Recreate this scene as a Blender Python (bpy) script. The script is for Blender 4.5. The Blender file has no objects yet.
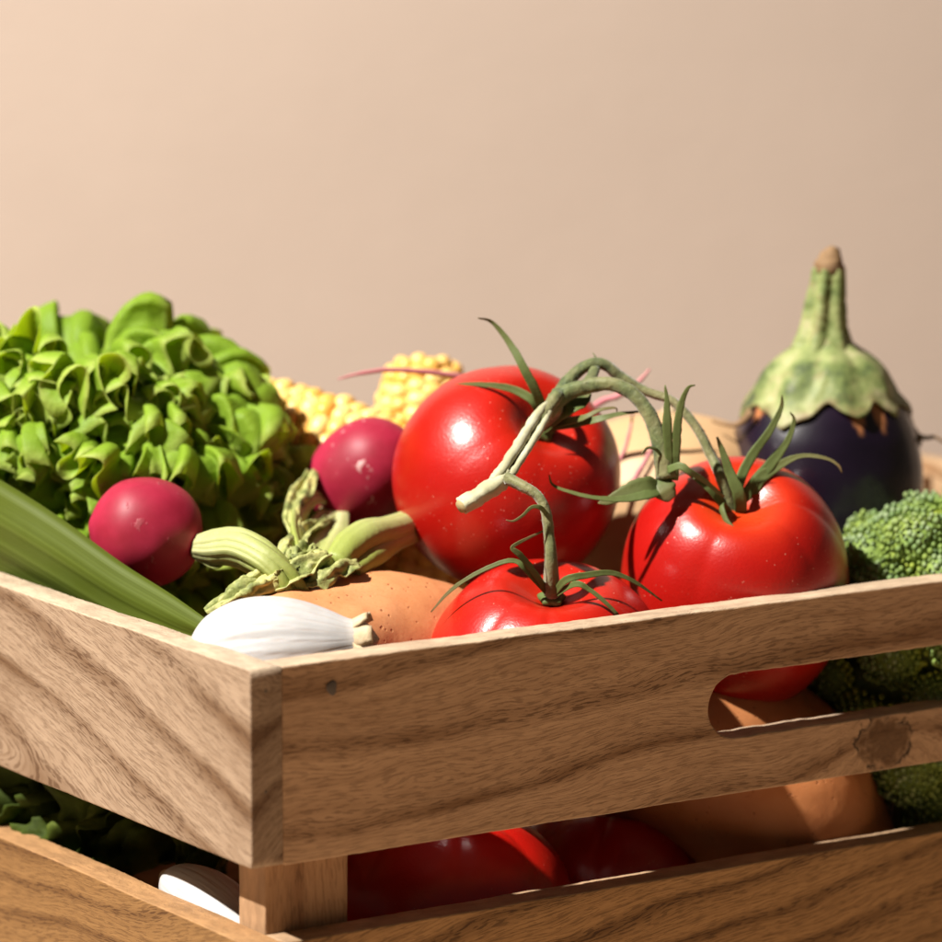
import bpy, math, random
import numpy as np
from mathutils import Vector, Matrix, noise as mnoise

random.seed(7); rng = np.random.default_rng(7)
sc = bpy.context.scene
COL = sc.collection
R_ = math.radians

# ------------------------------------------------------------------ camera numbers
FPX = 4497.6; PITCH = R_(9.34); ALPHA = R_(33.2)
CAM = np.array([0.0, -1.5009, 0.4906])
CR = np.array([1.0, 0, 0]); CF = np.array([0, math.cos(PITCH), -math.sin(PITCH)]); CU = np.array([0, math.sin(PITCH), math.cos(PITCH)])
CORNER = np.array([-0.0753, 0.0, 0.175])          # top outer corner of the crate
XC = np.array([math.cos(ALPHA), math.sin(ALPHA), 0]); YC = np.array([-math.sin(ALPHA), math.cos(ALPHA), 0])

def ray(px, py):
    return CF + CR*(px-471)/FPX - CU*(py-471)/FPX
def P(px, py, y):                                  # the place at depth y that the photo shows at px, py
    d = ray(px, py); return CAM + d*((y-CAM[1])/d[1])
def PS(px, py, c, R, off=0.001):                   # on a round body of centre c
    d = ray(px, py); d = d/np.linalg.norm(d); m = CAM-c; r = R+off
    b = m@d; q = b*b-(m@m-r*r)
    if q <= 0:
        p = CAM+d*(-b); v = p-c; return c+v/np.linalg.norm(v)*r
    return CAM+d*(-b-math.sqrt(q))
def cdir(x, u, t):                                 # right, up, towards the viewer
    v = CR*x+CU*u-CF*t; return v/np.linalg.norm(v)
def nz(p, s=1.0, seed=0.0):
    return mnoise.noise(Vector((p[0]*s+seed, p[1]*s-seed*.7, p[2]*s+seed*.3)))

# ------------------------------------------------------------------ object helpers
def tag(o, label=None, cat=None, group=None, kind=None):
    if label: o['label'] = label
    if cat: o['category'] = cat
    if group: o['group'] = group
    if kind: o['kind'] = kind
    return o
def thing(name, loc, label, cat, group=None, rz=0):
    o = bpy.data.objects.new(name, None); COL.objects.link(o); o.empty_display_size = .02
    o.location = loc; o.rotation_euler = (0, 0, rz)
    return tag(o, label, cat, group)
def mesh(name, V, F, mat, parent=None, smooth=True, subs=0, solid=0, local=False, attrs=None):
    V = np.asarray(V, float)
    if parent is not None and not local:           # parents of world-built parts carry no rotation
        off = np.zeros(3); p = parent
        while p is not None: off += np.array(p.location); p = p.parent
        V = V-off
    me = bpy.data.meshes.new(name); me.from_pydata([tuple(v) for v in V], [], [tuple(f) for f in F])
    if attrs:
        for k, a in attrs.items():
            at = me.attributes.new(k, 'FLOAT', 'POINT'); at.data.foreach_set('value', np.asarray(a, dtype=np.float32))
    me.validate(); me.update()
    o = bpy.data.objects.new(name, me); COL.objects.link(o)
    if mat: me.materials.append(mat)
    if smooth: me.polygons.foreach_set('use_smooth', [True]*len(me.polygons))
    if parent is not None: o.parent = parent
    if solid:
        m = o.modifiers.new('thickness', 'SOLIDIFY'); m.thickness = solid; m.offset = 0
    if subs:
        m = o.modifiers.new('smooth', 'SUBSURF'); m.levels = subs; m.render_levels = subs
    return o
class MB:
    def __init__(s): s.V = []; s.F = []; s.A = []
    def add(s, V, F, a=0.0):
        n = len(s.V); s.V += [tuple(v) for v in V]; s.F += [tuple(i+n for i in f) for f in F]
        s.A += (list(a) if hasattr(a, '__len__') else [a]*len(V))
        return s
    def build(s, name, mat, parent=None, **k):
        return mesh(name, s.V, s.F, mat, parent, attrs={'tone': s.A}, **k)
def frame(axis, ref=None):
    z = np.asarray(axis, float); z = z/np.linalg.norm(z)
    r = np.array([1., 0, 0]) if ref is None else np.asarray(ref, float)
    if abs(r@z) > .95: r = np.array([0, 1., 0])
    x = r-z*(r@z); x /= np.linalg.norm(x)
    return x, np.cross(z, x), z
def place(V, c, axis, ref=None):
    x, y, z = frame(axis, ref); V = np.asarray(V)
    return np.asarray(c)+V[:, :1]*x+V[:, 1:2]*y+V[:, 2:3]*z
def revolve(fn, nt, nph):                          # fn(t, th) -> r, z ; t 0..1, poles closed
    V = [(0, 0, fn(0, 0)[1])]; F = []
    for i in range(1, nt):
        for j in range(nph):
            th = 2*math.pi*j/nph; r, z = fn(i/nt, th); V.append((r*math.cos(th), r*math.sin(th), z))
    V.append((0, 0, fn(1, 0)[1])); e = len(V)-1
    for j in range(nph):
        k = (j+1) % nph
        F.append((0, 1+j, 1+k))
        for i in range(nt-2):
            a = 1+i*nph; F.append((a+j, a+nph+j, a+nph+k, a+k))
        a = 1+(nt-2)*nph; F.append((a+j, e, a+k))
    return np.array(V), F
def spline(pts, n):
    p = np.asarray(pts, float)
    if len(p) == 2: return np.array([p[0]+(p[1]-p[0])*t for t in np.linspace(0, 1, n)])
    q = np.vstack([2*p[0]-p[1], p, 2*p[-1]-p[-2]]); out = []
    m = len(p)-1
    for t in np.linspace(0, m, n):
        i = min(int(t), m-1); u = t-i; a, b, c, d = q[i], q[i+1], q[i+2], q[i+3]
        out.append(.5*((2*b)+(-a+c)*u+(2*a-5*b+4*c-d)*u*u+(-a+3*b-3*c+d)*u**3))
    return np.array(out)
def tube(pts, rad, n=24, seg=10, flat=1.0, nrm=None, rough=0.0, ribs=0, seed=0.0, curl=0.0):
    """swept stem or sepal: flat<1 squeezes it along nrm; ribs give lengthwise furrows"""
    c = spline(pts, n); rr = np.interp(np.linspace(0, 1, n), np.linspace(0, 1, len(rad)), rad)
    V = []; F = []
    T = np.gradient(c, axis=0); T /= np.linalg.norm(T, axis=1)[:, None]
    N = np.array(nrm if nrm is not None else (-CF+CU*.3)); N = N-T[0]*(N@T[0]); N /= np.linalg.norm(N)
    for i in range(n):
        N = N-T[i]*(N@T[i]); N /= max(np.linalg.norm(N), 1e-9); B = np.cross(T[i], N)
        for j in range(seg):
            th = 2*math.pi*j/seg
            k = 1+(ribs and .16*math.cos(ribs*th+seed))+rough*nz(c[i]*1+B*math.cos(th)*.002, 500, seed+j*.37)
            w = math.cos(th); 
            V.append(c[i]+rr[i]*k*(B*w+N*(math.sin(th)*flat+curl*(w*w-.5))))
    for i in range(n-1):
        for j in range(seg):
            k = (j+1) % seg; F.append((i*seg+j, i*seg+k, (i+1)*seg+k, (i+1)*seg+j))
    a = len(V); V.append(c[0]); V.append(c[-1]); e = (n-1)*seg
    for j in range(seg):
        k = (j+1) % seg; F.append((a, k, j)); F.append((a+1, e+j, e+k))
    return V, F
_ico = {}
def ico(s):
    if s not in _ico:
        import bmesh
        b = bmesh.new(); bmesh.ops.create_icosphere(b, subdivisions=s, radius=1)
        b.verts.ensure_lookup_table(); _ico[s] = (np.array([v.co[:] for v in b.verts]), [tuple(v.index for v in f.verts) for f in b.faces]); b.free()
    return _ico[s]

# ------------------------------------------------------------------ material helpers
class Mat:
    def __init__(s, name):
        s.m = bpy.data.materials.new(name); s.m.use_nodes = True; s.nt = s.m.node_tree; s.N = s.nt.nodes; s.L = s.nt.links
        s.b = s.N['Principled BSDF']; s.out = s.N['Material Output']
    def put(s, sock, v):
        if isinstance(v, bpy.types.NodeSocket): s.L.new(v, sock)
        elif isinstance(v, (tuple, list)) and sock.type == 'RGBA' and len(v) == 3: sock.default_value = (*v, 1)
        else: sock.default_value = v
    def math(s, op, a, b=0.0, c=None, clamp=False):
        n = s.N.new('ShaderNodeMath'); n.operation = op; n.use_clamp = clamp
        s.put(n.inputs[0], a); s.put(n.inputs[1], b)
        if c is not None: s.put(n.inputs[2], c)
        return n.outputs[0]
    def vec(s, op, a, b):
        n = s.N.new('ShaderNodeVectorMath'); n.operation = op; s.put(n.inputs[0], a); s.put(n.inputs[1], b); return n.outputs[0]
    def co(s, kind='Object'): return s.N.new('ShaderNodeTexCoord').outputs[kind]
    def sep(s, v):
        n = s.N.new('ShaderNodeSeparateXYZ'); s.put(n.inputs[0], v); return n.outputs
    def comb(s, x, y, z):
        n = s.N.new('ShaderNodeCombineXYZ'); s.put(n.inputs[0], x); s.put(n.inputs[1], y); s.put(n.inputs[2], z); return n.outputs[0]
    def noise(s, v, scale, detail=3, rough=.55, dist=0.0):
        n = s.N.new('ShaderNodeTexNoise'); s.put(n.inputs['Vector'], v); n.inputs['Scale'].default_value = scale
        n.inputs['Detail'].default_value = detail; n.inputs['Roughness'].default_value = rough; n.inputs['Distortion'].default_value = dist
        return n.outputs[0]
    def voro(s, v, scale, feat='F1', out=0):
        n = s.N.new('ShaderNodeTexVoronoi'); s.put(n.inputs['Vector'], v); n.inputs['Scale'].default_value = scale; n.feature = feat; return n.outputs[out]
    def ramp(s, f, stops, interp='LINEAR'):
        n = s.N.new('ShaderNodeValToRGB'); n.color_ramp.interpolation = interp; e = n.color_ramp.elements
        while len(e) < len(stops): e.new(.5)
        for q, (p, c) in zip(e, stops):
            q.position = p; q.color = (*c, 1) if not isinstance(c, (int, float)) else (c, c, c, 1)
        s.put(n.inputs[0], f); return n.outputs[0]
    def step(s, f, a, b):
        n = s.N.new('ShaderNodeMapRange'); n.interpolation_type = 'SMOOTHSTEP'; s.put(n.inputs[0], f)
        n.inputs[1].default_value = a; n.inputs[2].default_value = b; return n.outputs[0]
    def mix(s, f, a, b, mode='MIX'):
        n = s.N.new('ShaderNodeMix'); n.data_type = 'RGBA'; n.blend_type = mode
        s.put(n.inputs[0], f); s.put(n.inputs[6], a); s.put(n.inputs[7], b); return n.outputs[2]
    def attr(s, name):
        n = s.N.new('ShaderNodeAttribute'); n.attribute_name = name; return n.outputs['Fac']
    def bump(s, h, strength=.3, dist=.001):
        n = s.N.new('ShaderNodeBump'); n.inputs['Strength'].default_value = strength; n.inputs['Distance'].default_value = dist
        s.put(n.inputs['Height'], h); s.L.new(n.outputs[0], s.b.inputs['Normal']); return n.outputs[0]
    def set(s, **k):
        for a, v in k.items(): s.put(s.b.inputs[a.replace('_', ' ')], v)
        return s
    def translucent(s, col, f):
        t = s.N.new('ShaderNodeBsdfTranslucent'); s.put(t.inputs[0], col); x = s.N.new('ShaderNodeMixShader'); s.put(x.inputs[0], f)
        s.L.new(s.b.outputs[0], x.inputs[1]); s.L.new(t.outputs[0], x.inputs[2]); s.L.new(x.outputs[0], s.out.inputs[0])

def wood(name, light, mid, dark, sz=.1, sy=.05, y0=-.03, z0=-.05, freq=85, off=(0, 0, 0), knot=None, warp=.006, pore=.55, edge=None):
    m = Mat(name); co = m.vec('ADD', m.co(), off); x, y, z = m.sep(co)
    w = m.noise(m.vec('MULTIPLY', co, (7, 22, 22)), 1.0, 2, .5); w2 = m.noise(m.vec('MULTIPLY', co, (30, 120, 120)), 1.0, 2, .5)
    yy = m.math('SUBTRACT', m.math('SUBTRACT', y, y0), m.math('MULTIPLY', x, sy))
    zz = m.math('SUBTRACT', m.math('SUBTRACT', z, z0), m.math('MULTIPLY', x, sz))
    r = m.math('SQRT', m.math('ADD', m.math('MULTIPLY', yy, yy), m.math('MULTIPLY', zz, zz)))
    r = m.math('ADD', r, m.math('MULTIPLY', m.math('SUBTRACT', w, .5), warp*4)); r = m.math('ADD', r, m.math('MULTIPLY', m.math('SUBTRACT', w2, .5), warp*.35))
    kd = None
    if knot:
        kx, kz, kr = knot
        dx = m.math('MULTIPLY', m.math('SUBTRACT', x, kx+off[0]), .75); dz = m.math('SUBTRACT', z, kz+off[2])
        kn = m.noise(co, 160, 3)
        kd = m.math('SQRT', m.math('ADD', m.math('MULTIPLY', dx, dx), m.math('MULTIPLY', dz, dz)))
        kd = m.math('ADD', kd, m.math('MULTIPLY', m.math('SUBTRACT', kn, .5), kr*1.5))
        bulge = m.math('POWER', 2.718, m.math('MULTIPLY', m.math('MULTIPLY', kd, kd), -1/(1.8*kr)**2))
        r = m.math('ADD', r, m.math('MULTIPLY', bulge, kr*1.2))
    ring = m.math('FRACT', m.math('MULTIPLY', r, freq)); ring2 = m.math('FRACT', m.math('MULTIPLY', r, freq*3.7))
    band = m.ramp(ring, [(0, 0), (.55, .22), (.82, 1), (.93, .35), (1, 0)])
    band2 = m.ramp(ring2, [(0, 0), (.6, .3), (.85, 1), (1, 0)])
    big = m.noise(m.vec('MULTIPLY', co, (9, 26, 26)), 1.0, 3, .6)
    amt = m.math('MULTIPLY', band, m.math('ADD', m.math('MULTIPLY', big, 2.6), -.55), clamp=True)
    col = m.mix(m.math('MULTIPLY', amt, 1.0, clamp=True), light, mid)
    col = m.mix(m.math('MULTIPLY', band2, .26), col, mid)
    fibre = m.noise(m.comb(m.math('MULTIPLY', x, 55), m.math('MULTIPLY', r, 1500), m.math('MULTIPLY', y, 90)), 1.0, 4, .6)
    col = m.mix(m.math('MULTIPLY', m.step(fibre, .42, .75), .55), col, mid)
    pv = m.noise(m.comb(m.math('MULTIPLY', x, 150), m.math('MULTIPLY', r, 1500), m.math('MULTIPLY', y, 400)), 1.0, 2, .5)
    pores = m.step(pv, .50, .60)
    pden = m.math('ADD', m.math('MULTIPLY', band, .65), .35)
    pores = m.math('MULTIPLY', m.math('MULTIPLY', pores, pden), pore)
    col = m.mix(pores, col, dark)
    blotch = m.noise(m.vec('MULTIPLY', co, (18, 30, 30)), 1.0, 4, .6)
    col = m.mix(m.math('MULTIPLY', m.step(blotch, .5, .8), .35), col, mid)
    pale = m.noise(m.comb(m.math('MULTIPLY', x, 30), m.math('MULTIPLY', r, 260), 3.0), 1.0, 3, .6)
    col = m.mix(m.math('MULTIPLY', m.step(pale, .55, .8), .3), col, light, 'LIGHTEN')
    if knot:
        kk = m.math('SUBTRACT', 1.0, m.step(kd, kr*.55, kr*1.05)); rim = m.math('SUBTRACT', 1.0, m.math('MULTIPLY', m.math('ABSOLUTE', m.math('SUBTRACT', kd, kr*.95)), 1/(kr*.16)), clamp=True)
        kc = m.mix(m.noise(co, 500, 3), (dark[0]*.5, dark[1]*.5, dark[2]*.45), (mid[0]*.8, mid[1]*.75, mid[2]*.6))
        col = m.mix(m.math('MULTIPLY', kk, .85), col, kc)
        col = m.mix(m.math('MULTIPLY', rim, m.step(m.noise(co, 130, 2), .38, .55)), col, (.02, .010, .005))
    # worn, freshly sawn narrow edges are paler
    g = m.N.new('ShaderNodeTexCoord').outputs['Normal']; nzv = m.math('ABSOLUTE', m.sep(g)[2])
    col = m.mix(m.math('MULTIPLY', m.step(nzv, .25, .8), .8), col, m.mix(m.step(m.noise(m.vec('MULTIPLY', co, (60, 160, 160)), 1.0, 4, .65), .35, .7), tuple(q*.68 for q in (edge or light)), tuple(q*1.06 for q in (edge or light))))
    m.set(Base_Color=col, Roughness=.62, Specular_IOR_Level=.25)
    m.bump(m.math('SUBTRACT', m.math('MULTIPLY', fibre, .5), m.math('MULTIPLY', pores, 1.2)), .35, .0006)
    return m.m

# ------------------------------------------------------------------ render, world, lamps, camera
sc.render.engine = 'CYCLES'; sc.cycles.samples = 96; sc.cycles.use_denoising = True
sc.cycles.max_bounces = 8
sc.view_settings.view_transform = 'Standard'; sc.view_settings.look = 'None'; sc.view_settings.gamma = 1; sc.view_settings.exposure = 0
w = bpy.data.worlds.new('World'); sc.world = w; w.use_nodes = True
bg = w.node_tree.nodes['Background']; bg.inputs[0].default_value = (1.0, .86, .72, 1); bg.inputs[1].default_value = .062

SUN = np.array([-.575, -.32, .78]); SUN /= np.linalg.norm(SUN)
la = bpy.data.lights.new('studio_lamp', 'SPOT'); la.energy = 690; la.spot_size = R_(75); la.spot_blend = .6; la.shadow_soft_size = .028
la.color = (1.0, .955, .885)
lo = bpy.data.objects.new('studio_lamp', la); COL.objects.link(lo)
TGT = np.array([.02, .15, .2]); lo.location = TGT+SUN*2.3
lo.rotation_euler = Vector(TGT+np.array([.1, .25, .1])-np.array(lo.location)).to_track_quat('-Z', 'Y').to_euler()

cam = bpy.data.cameras.new('camera'); co = bpy.data.objects.new('camera', cam); COL.objects.link(co); sc.camera = co
co.location = CAM; co.rotation_euler = (math.pi/2-PITCH, 0, R_(-.0))
cam.sensor_width = 36; cam.lens = 36*FPX/942; cam.clip_end = 50; cam.clip_start = .05
cam.dof.use_dof = True; cam.dof.focus_distance = 1.625; cam.dof.aperture_fstop = 7.4; cam.dof.aperture_blades = 8

# ------------------------------------------------------------------ the setting: table and paper backdrop
def setting():
    m = Mat('backdrop_paper'); c = m.co()
    n = m.noise(c, 5, 4); f = m.noise(m.vec('MULTIPLY', c, (60, 60, 260)), 1.0, 3)
    col = m.mix(m.step(n, .3, .7), (.348, .279, .232), (.366, .294, .245))
    m.set(Base_Color=col, Roughness=.8, Specular_IOR_Level=.2); m.bump(m.math('ADD', f, m.math('MULTIPLY', m.noise(c, 40, 3), 1.2)), .13, .003)
    prof = [(.95, .004), (1.0, .006), (1.03, .015), (1.045, .04), (1.05, .08), (1.05, 2.4)]
    xs = np.linspace(-2.2, 2.4, 60); V = []; F = []
    for (y, z) in prof:
        for x in xs: V.append((x, y+.19*min(1.2, abs(x-.2))**2, z))
    k = len(xs)
    for i in range(len(prof)-1):
        for j in range(k-1): F.append((i*k+j, i*k+j+1, (i+1)*k+j+1, (i+1)*k+j))
    tag(mesh('backdrop', V, F, m.m), kind='structure')
    m = Mat('table_wood'); c = m.co()
    f = m.noise(m.vec('MULTIPLY', c, (6, 90, 90)), 1.0, 4)
    m.set(Base_Color=m.mix(f, (.42, .27, .16), (.52, .36, .23)), Roughness=.55)
    V = [(-2.2, -1.2, 0), (2.4, -1.2, 0), (2.4, 1.2, 0), (-2.2, 1.2, 0)]
    V += [(a, b, -.04) for a, b, _ in V]
    tag(mesh('table_top', V, [(0, 1, 2, 3), (7, 6, 5, 4), (0, 4, 5, 1), (1, 5, 6, 2), (2, 6, 7, 3), (3, 7, 4, 0)], m.m, smooth=False), kind='structure')
setting()

# ------------------------------------------------------------------ crate
T = .0128; H = .07; GAP = .0275; LX = .487; LY = .25
LIGHT = (.50, .335, .20); MID = (.26, .135, .062); DARK = (.10, .045, .018)
def rail_mesh(name, L, h, t, seed, slot=None, bev=.0006):
    """a board from x 0..L, y 0..t, z -h..0 with softly chipped edges and an optional grip hole"""
    rs = np.random.default_rng(seed)
    cu = bpy.data.curves.new(name+'_outline', 'CURVE'); cu.dimensions = '2D'; cu.fill_mode = 'BOTH'; cu.extrude = t/2-bev; cu.bevel_depth = bev; cu.bevel_resolution = 2; cu.offset = -bev
    def poly(pts):
        s = cu.splines.new('POLY'); s.points.add(len(pts)-1)
        for q, p in zip(s.points, pts): q.co = (p[0], p[1], 0, 1)
        s.use_cyclic_u = True
    def edge(a, b, n, amp):
        out = []
        for i in range(n):
            u = i/n; p = np.array(a)+(np.array(b)-np.array(a))*u; d = np.array(b)-np.array(a); d /= np.linalg.norm(d); nn = np.array([-d[1], d[0]])
            k = mnoise.noise(Vector((u*n*.05, seed*3.1, 0)))*.5+.6*max(0, mnoise.noise(Vector((u*n*.23, seed*7.7, 3)))-.25)+.15*mnoise.noise(Vector((u*n*.6, seed*1.7, 3)))
            if i == 0: k = .6
            out.append(p+nn*amp*k)
        return out
    n = int(L/.0015); A = .0009
    poly(edge((0, -h), (L, -h), n, A*.6)+edge((L, -h), (L, 0), 20, A*.4)+edge((L, 0), (0, 0), n, A)+edge((0, 0), (0, -h), 20, A*.4))
    if slot:
        x0, x1, z0, z1 = slot; r = abs(z1-z0)/2; zc = (z0+z1)/2; pts = []
        for i in range(24):
            a = math.pi/2+math.pi*i/23; pts.append((x0+r+r*math.cos(a)*1.0, zc+r*math.sin(a)))
        pts += [(x0+r+(x1-x0-2*r)*i/30, z0) for i in range(1, 30)]
        for i in range(24):
            a = -math.pi/2+math.pi*i/23; pts.append((x1-r+r*math.cos(a), zc+r*math.sin(a)))
        pts += [(x1-r-(x1-x0-2*r)*i/30, z1) for i in range(1, 30)]
        pts = [(p[0]+.0004*mnoise.noise(Vector((p[0]*300, p[1]*300, 1))), p[1]+.0004*mnoise.noise(Vector((p[0]*300, p[1]*300, 9)))) for p in pts]
        poly(pts)
    ob = bpy.data.objects.new('tmp', cu); COL.objects.link(ob)
    dg = bpy.context.evaluated_depsgraph_get(); me = bpy.data.meshes.new_from_object(ob.evaluated_get(dg)); me.name = name
    bpy.data.objects.remove(ob); bpy.data.curves.remove(cu)
    for v in me.vertices:
        x, y, z = v.co; v.co = (x, z+t/2, y)
    me.flip_normals(); me.update()
    return me
def crate():
    root = thing('wooden_crate', (CORNER[0], CORNER[1], 0), 'slatted wooden crate with a grip hole in its front, filled with vegetables', 'crate', rz=ALPHA)
    ztop = CORNER[2]; z2 = ztop-H-GAP
    def rail(name, me, mat, loc, rz=0):
        me.materials.clear(); me.materials.append(mat)
        o = bpy.data.objects.new(name, me); COL.objects.link(o); o.parent = root; o.location = loc; o.rotation_euler = (0, 0, rz)
        return o
    # inverse of the view: where the photo's grip hole lies on the front face
    def onface(px, py):
        d = ray(px, py); n = -YC; t = ((CORNER-CAM)@n)/(d@n); p = CAM+d*t-CORNER; return p@XC, p[2]
    sx, _ = onface(709.5, 708); _, st = onface(800, 664.5); _, sb = onface(820, 724.5)
    slot = (sx-T, sx-T+.13, sb, st)
    kx, kz = onface(886, 741); kx -= T
    w_left = wood('left_rail_wood', (.33, .238, .162), (.125, .068, .034), (.07, .033, .015), sz=.20, sy=.10, y0=-.021, z0=-.101, freq=44, off=(.0, .0, 0), warp=.005, pore=.85, edge=(.52, .40, .28))
    w_front = wood('front_rail_wood', (.50, .325, .195), (.20, .105, .048), (.07, .03, .012), sz=.055, sy=.02, y0=-.03, z0=.12, freq=40, off=(.3, 0, 0), knot=(kx, kz, .0105), warp=.008, pore=.75, edge=(.52, .39, .27))
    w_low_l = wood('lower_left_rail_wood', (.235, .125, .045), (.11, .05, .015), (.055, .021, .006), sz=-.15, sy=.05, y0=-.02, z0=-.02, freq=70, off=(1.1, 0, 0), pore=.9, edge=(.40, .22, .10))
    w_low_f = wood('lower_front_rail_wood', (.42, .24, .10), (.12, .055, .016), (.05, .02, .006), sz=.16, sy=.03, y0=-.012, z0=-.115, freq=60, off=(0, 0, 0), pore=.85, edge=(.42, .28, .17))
    w_post = wood('post_wood', (.40, .24, .13), (.22, .11, .05), (.09, .04, .016), sz=0, sy=0, y0=.1, z0=.06, freq=70, off=(2.2, 0, 0), warp=.003)
    w_back = wood('back_rail_wood', (.50, .33, .19), (.28, .15, .07), (.12, .05, .02), sz=.05, off=(3.3, 0, 0))
    rail('rail', rail_mesh('rail', LY, H, T, 1), w_left, (0+T, 0, ztop), math.pi/2)['label'] = 'sunlit upper left rail with slanting grain'
    rail('rail', rail_mesh('rail', LX-2*T, H, T, 2, slot), w_front, (T, .0004, ztop-.0003), 0)['label'] = 'shaded upper front rail with grip hole and knot'
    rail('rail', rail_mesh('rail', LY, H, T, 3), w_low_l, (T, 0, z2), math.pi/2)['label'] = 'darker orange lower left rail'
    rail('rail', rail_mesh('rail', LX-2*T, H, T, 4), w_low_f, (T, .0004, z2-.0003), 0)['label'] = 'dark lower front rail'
    for z, s in ((ztop, 5), (z2, 6)):
        rail('rail', rail_mesh('rail', LY, H, T, s), w_back, (LX, 0, z), math.pi/2)
        rail('rail', rail_mesh('rail', LX-2*T, H, T, s+2), w_back, (T, LY-T-.0004, z), 0)
    # corner posts stand inside the rails, on the table
    for (x, y) in ((T+.0002, T+.0006), (LX-T-.0342, T+.0006), (T+.0002, LY-T-.0188), (LX-T-.0342, LY-T-.0188)):
        me = rail_mesh('corner_post', ztop-.006, .034, .018, 11)
        o = rail('corner_post', me, w_post, (x, y, 0)); o.rotation_euler = (0, -math.pi/2, 0)   # grain upright
    # bottom boards between the lower rails
    nb = 5; bw = (LX-2*T-.072)/nb
    for i in range(nb):
        me = rail_mesh('bottom_board', LY-2*T-.002, bw-.004, .008, 20+i)
        for v in me.vertices:
            a, b, c = v.co; v.co = (a, -c, b)
        o = rail('bottom_board', me, w_back, (T+.036+(i+1)*bw, T+.001, .012), math.pi/2)
        o.location.x -= 0
    # nail heads
    mm = Mat('nail_steel'); mm.set(Base_Color=(.10, .085, .075), Metallic=.6, Roughness=.55)
    def nail(px, py, r):
        x, z = onface(px, py)
        V, F = revolve(lambda t, th: (r*math.sin(min(1, t*1.6)*math.pi/2)*(1+.12*math.sin(3*th+px)), .0004*(1-t)), 8, 16)
        V = np.array([(x+v[0]*.8, -.0001-v[2]+.0003, ztop+z+v[1]) for v in V])
        mesh('nail_head', V, F, mm.m, root, local=True)
    nail(332, 688, .0026); nail(266, 691, .0007); nail(266, 792, .0006)
    return root, onface
CRATE, onface = crate()

# ------------------------------------------------------------------ tomatoes on the vine
def tomato_mat(name, shoulder=0.0, seed=0.0):
    m = Mat(name); c = m.vec('ADD', m.co(), (seed, seed*.6, 0)); t = m.attr('tone')
    n = m.noise(c, 22, 3); n2 = m.noise(c, 70, 2)
    col = m.mix(m.step(n, .3, .75), (.33, .005, .003), (.42, .009, .0035))
    col = m.mix(m.math('MULTIPLY', m.math('MULTIPLY', m.step(t, .45, 1.0), m.math('ADD', n, .3)), shoulder, clamp=True), col, (.60, .06, .008))
    sp = m.voro(c, 420); spn = m.noise(c, 35, 2)
    speck = m.math('MULTIPLY', m.math('SUBTRACT', 1.0, m.step(sp, .05, .13)), m.step(spn, .48, .60))
    col = m.mix(m.math('MULTIPLY', speck, .65), col, (.75, .40, .28))
    m.set(Base_Color=col, Roughness=m.math('ADD', .24, m.math('MULTIPLY', n2, .16)), Specular_IOR_Level=.45, Subsurface_Weight=.25, Subsurface_Radius=(.012, .0025, .0012), Subsurface_Scale=.35,
          Coat_Weight=.14, Coat_Roughness=.22)
    mb = m.math('ADD', m.math('MULTIPLY', m.noise(c, 900, 3), .8), m.math('ADD', m.math('MULTIPLY', m.noise(c, 120, 3), .6), m.math('MULTIPLY', speck, .6)))
    m.bump(mb, .22, .0006)
    return m.m
def tomato_body(c, axis, R, sq, seed, ribs, crease, ref=None):
    rs = np.random.default_rng(seed); ph = rs.uniform(0, 6.28, 9); am = rs.uniform(.4, 1, 9)
    tone = []
    def fn(t, th):
        a = math.pi*t; s = math.sin(a); cz = math.cos(a)
        top = max(0, cz)**.5*s*2 if cz > 0 else 0
        lob = .012*am[0]*math.cos(2*th+ph[0])+.010*am[1]*math.cos(3*th+ph[1])+.006*am[2]*math.cos(5*th+ph[2])
        cr = 0
        thw = th+.25*math.sin(2*th+ph[4])
        cr = -crease*(1-abs(math.sin(ribs*thw/2+ph[3])))**2.2*(.35+.65*(.5+.5*math.cos(3*th+ph[5])))*(math.exp(-((a-.75)/.55)**2)+.25*math.exp(-((a-2.5)/.5)**2))
        r = R*s**.92*(1+lob+cr)
        z = R*sq*(math.copysign(abs(cz)**.9, cz))
        q = (s if cz > 0 else 9)
        z -= R*.27*math.exp(-(q/.30)**2) if cz > 0 else 0
        z += R*.06*math.exp(-(s/.3)**2) if cz < 0 else 0
        z += R*.5*cr*(1 if cz > 0 else 0)
        return r, z
    nt, nph = 72, 128
    V, F = revolve(fn, nt, nph)
    tone = [1.0]+[max(0, 1-(i/nt)*2.4) for i in range(1, nt) for _ in range(nph)]+[0.0]
    return place(V, c, axis, ref), F, tone
stem_m = Mat('vine_green'); _c = stem_m.co(); _n = stem_m.noise(stem_m.vec('MULTIPLY', _c, (1, 1, 1)), 260, 4); _n2 = stem_m.noise(_c, 60, 3)
stem_m.set(Base_Color=stem_m.mix(stem_m.step(_n2, .35, .7), stem_m.mix(stem_m.step(_n, .35, .65), (.04, .062, .016), (.115, .14, .045)), (.18, .165, .07)), Roughness=.6, Specular_IOR_Level=.3, Sheen_Weight=.25)
stem_m.bump(_n, .8, .0012); STEM = stem_m.m
pale_m = Mat('vine_pale_stalk'); _c = pale_m.co(); _n = pale_m.noise(_c, 220, 4); _n2 = pale_m.noise(_c, 70, 3)
pale_m.set(Base_Color=pale_m.mix(pale_m.step(_n2, .35, .65), (.36, .34, .20), (.50, .48, .33)), Roughness=.6, Specular_IOR_Level=.3, Sheen_Weight=.2); pale_m.bump(_n, .5, .0008)
sep_m = Mat('sepal_green'); _c = sep_m.co(); _n = sep_m.noise(_c, 300, 3); _t = sep_m.attr('tone')
_sc = sep_m.mix(sep_m.noise(_c, 90, 3), (.055, .09, .02), (.13, .17, .05))
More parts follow.
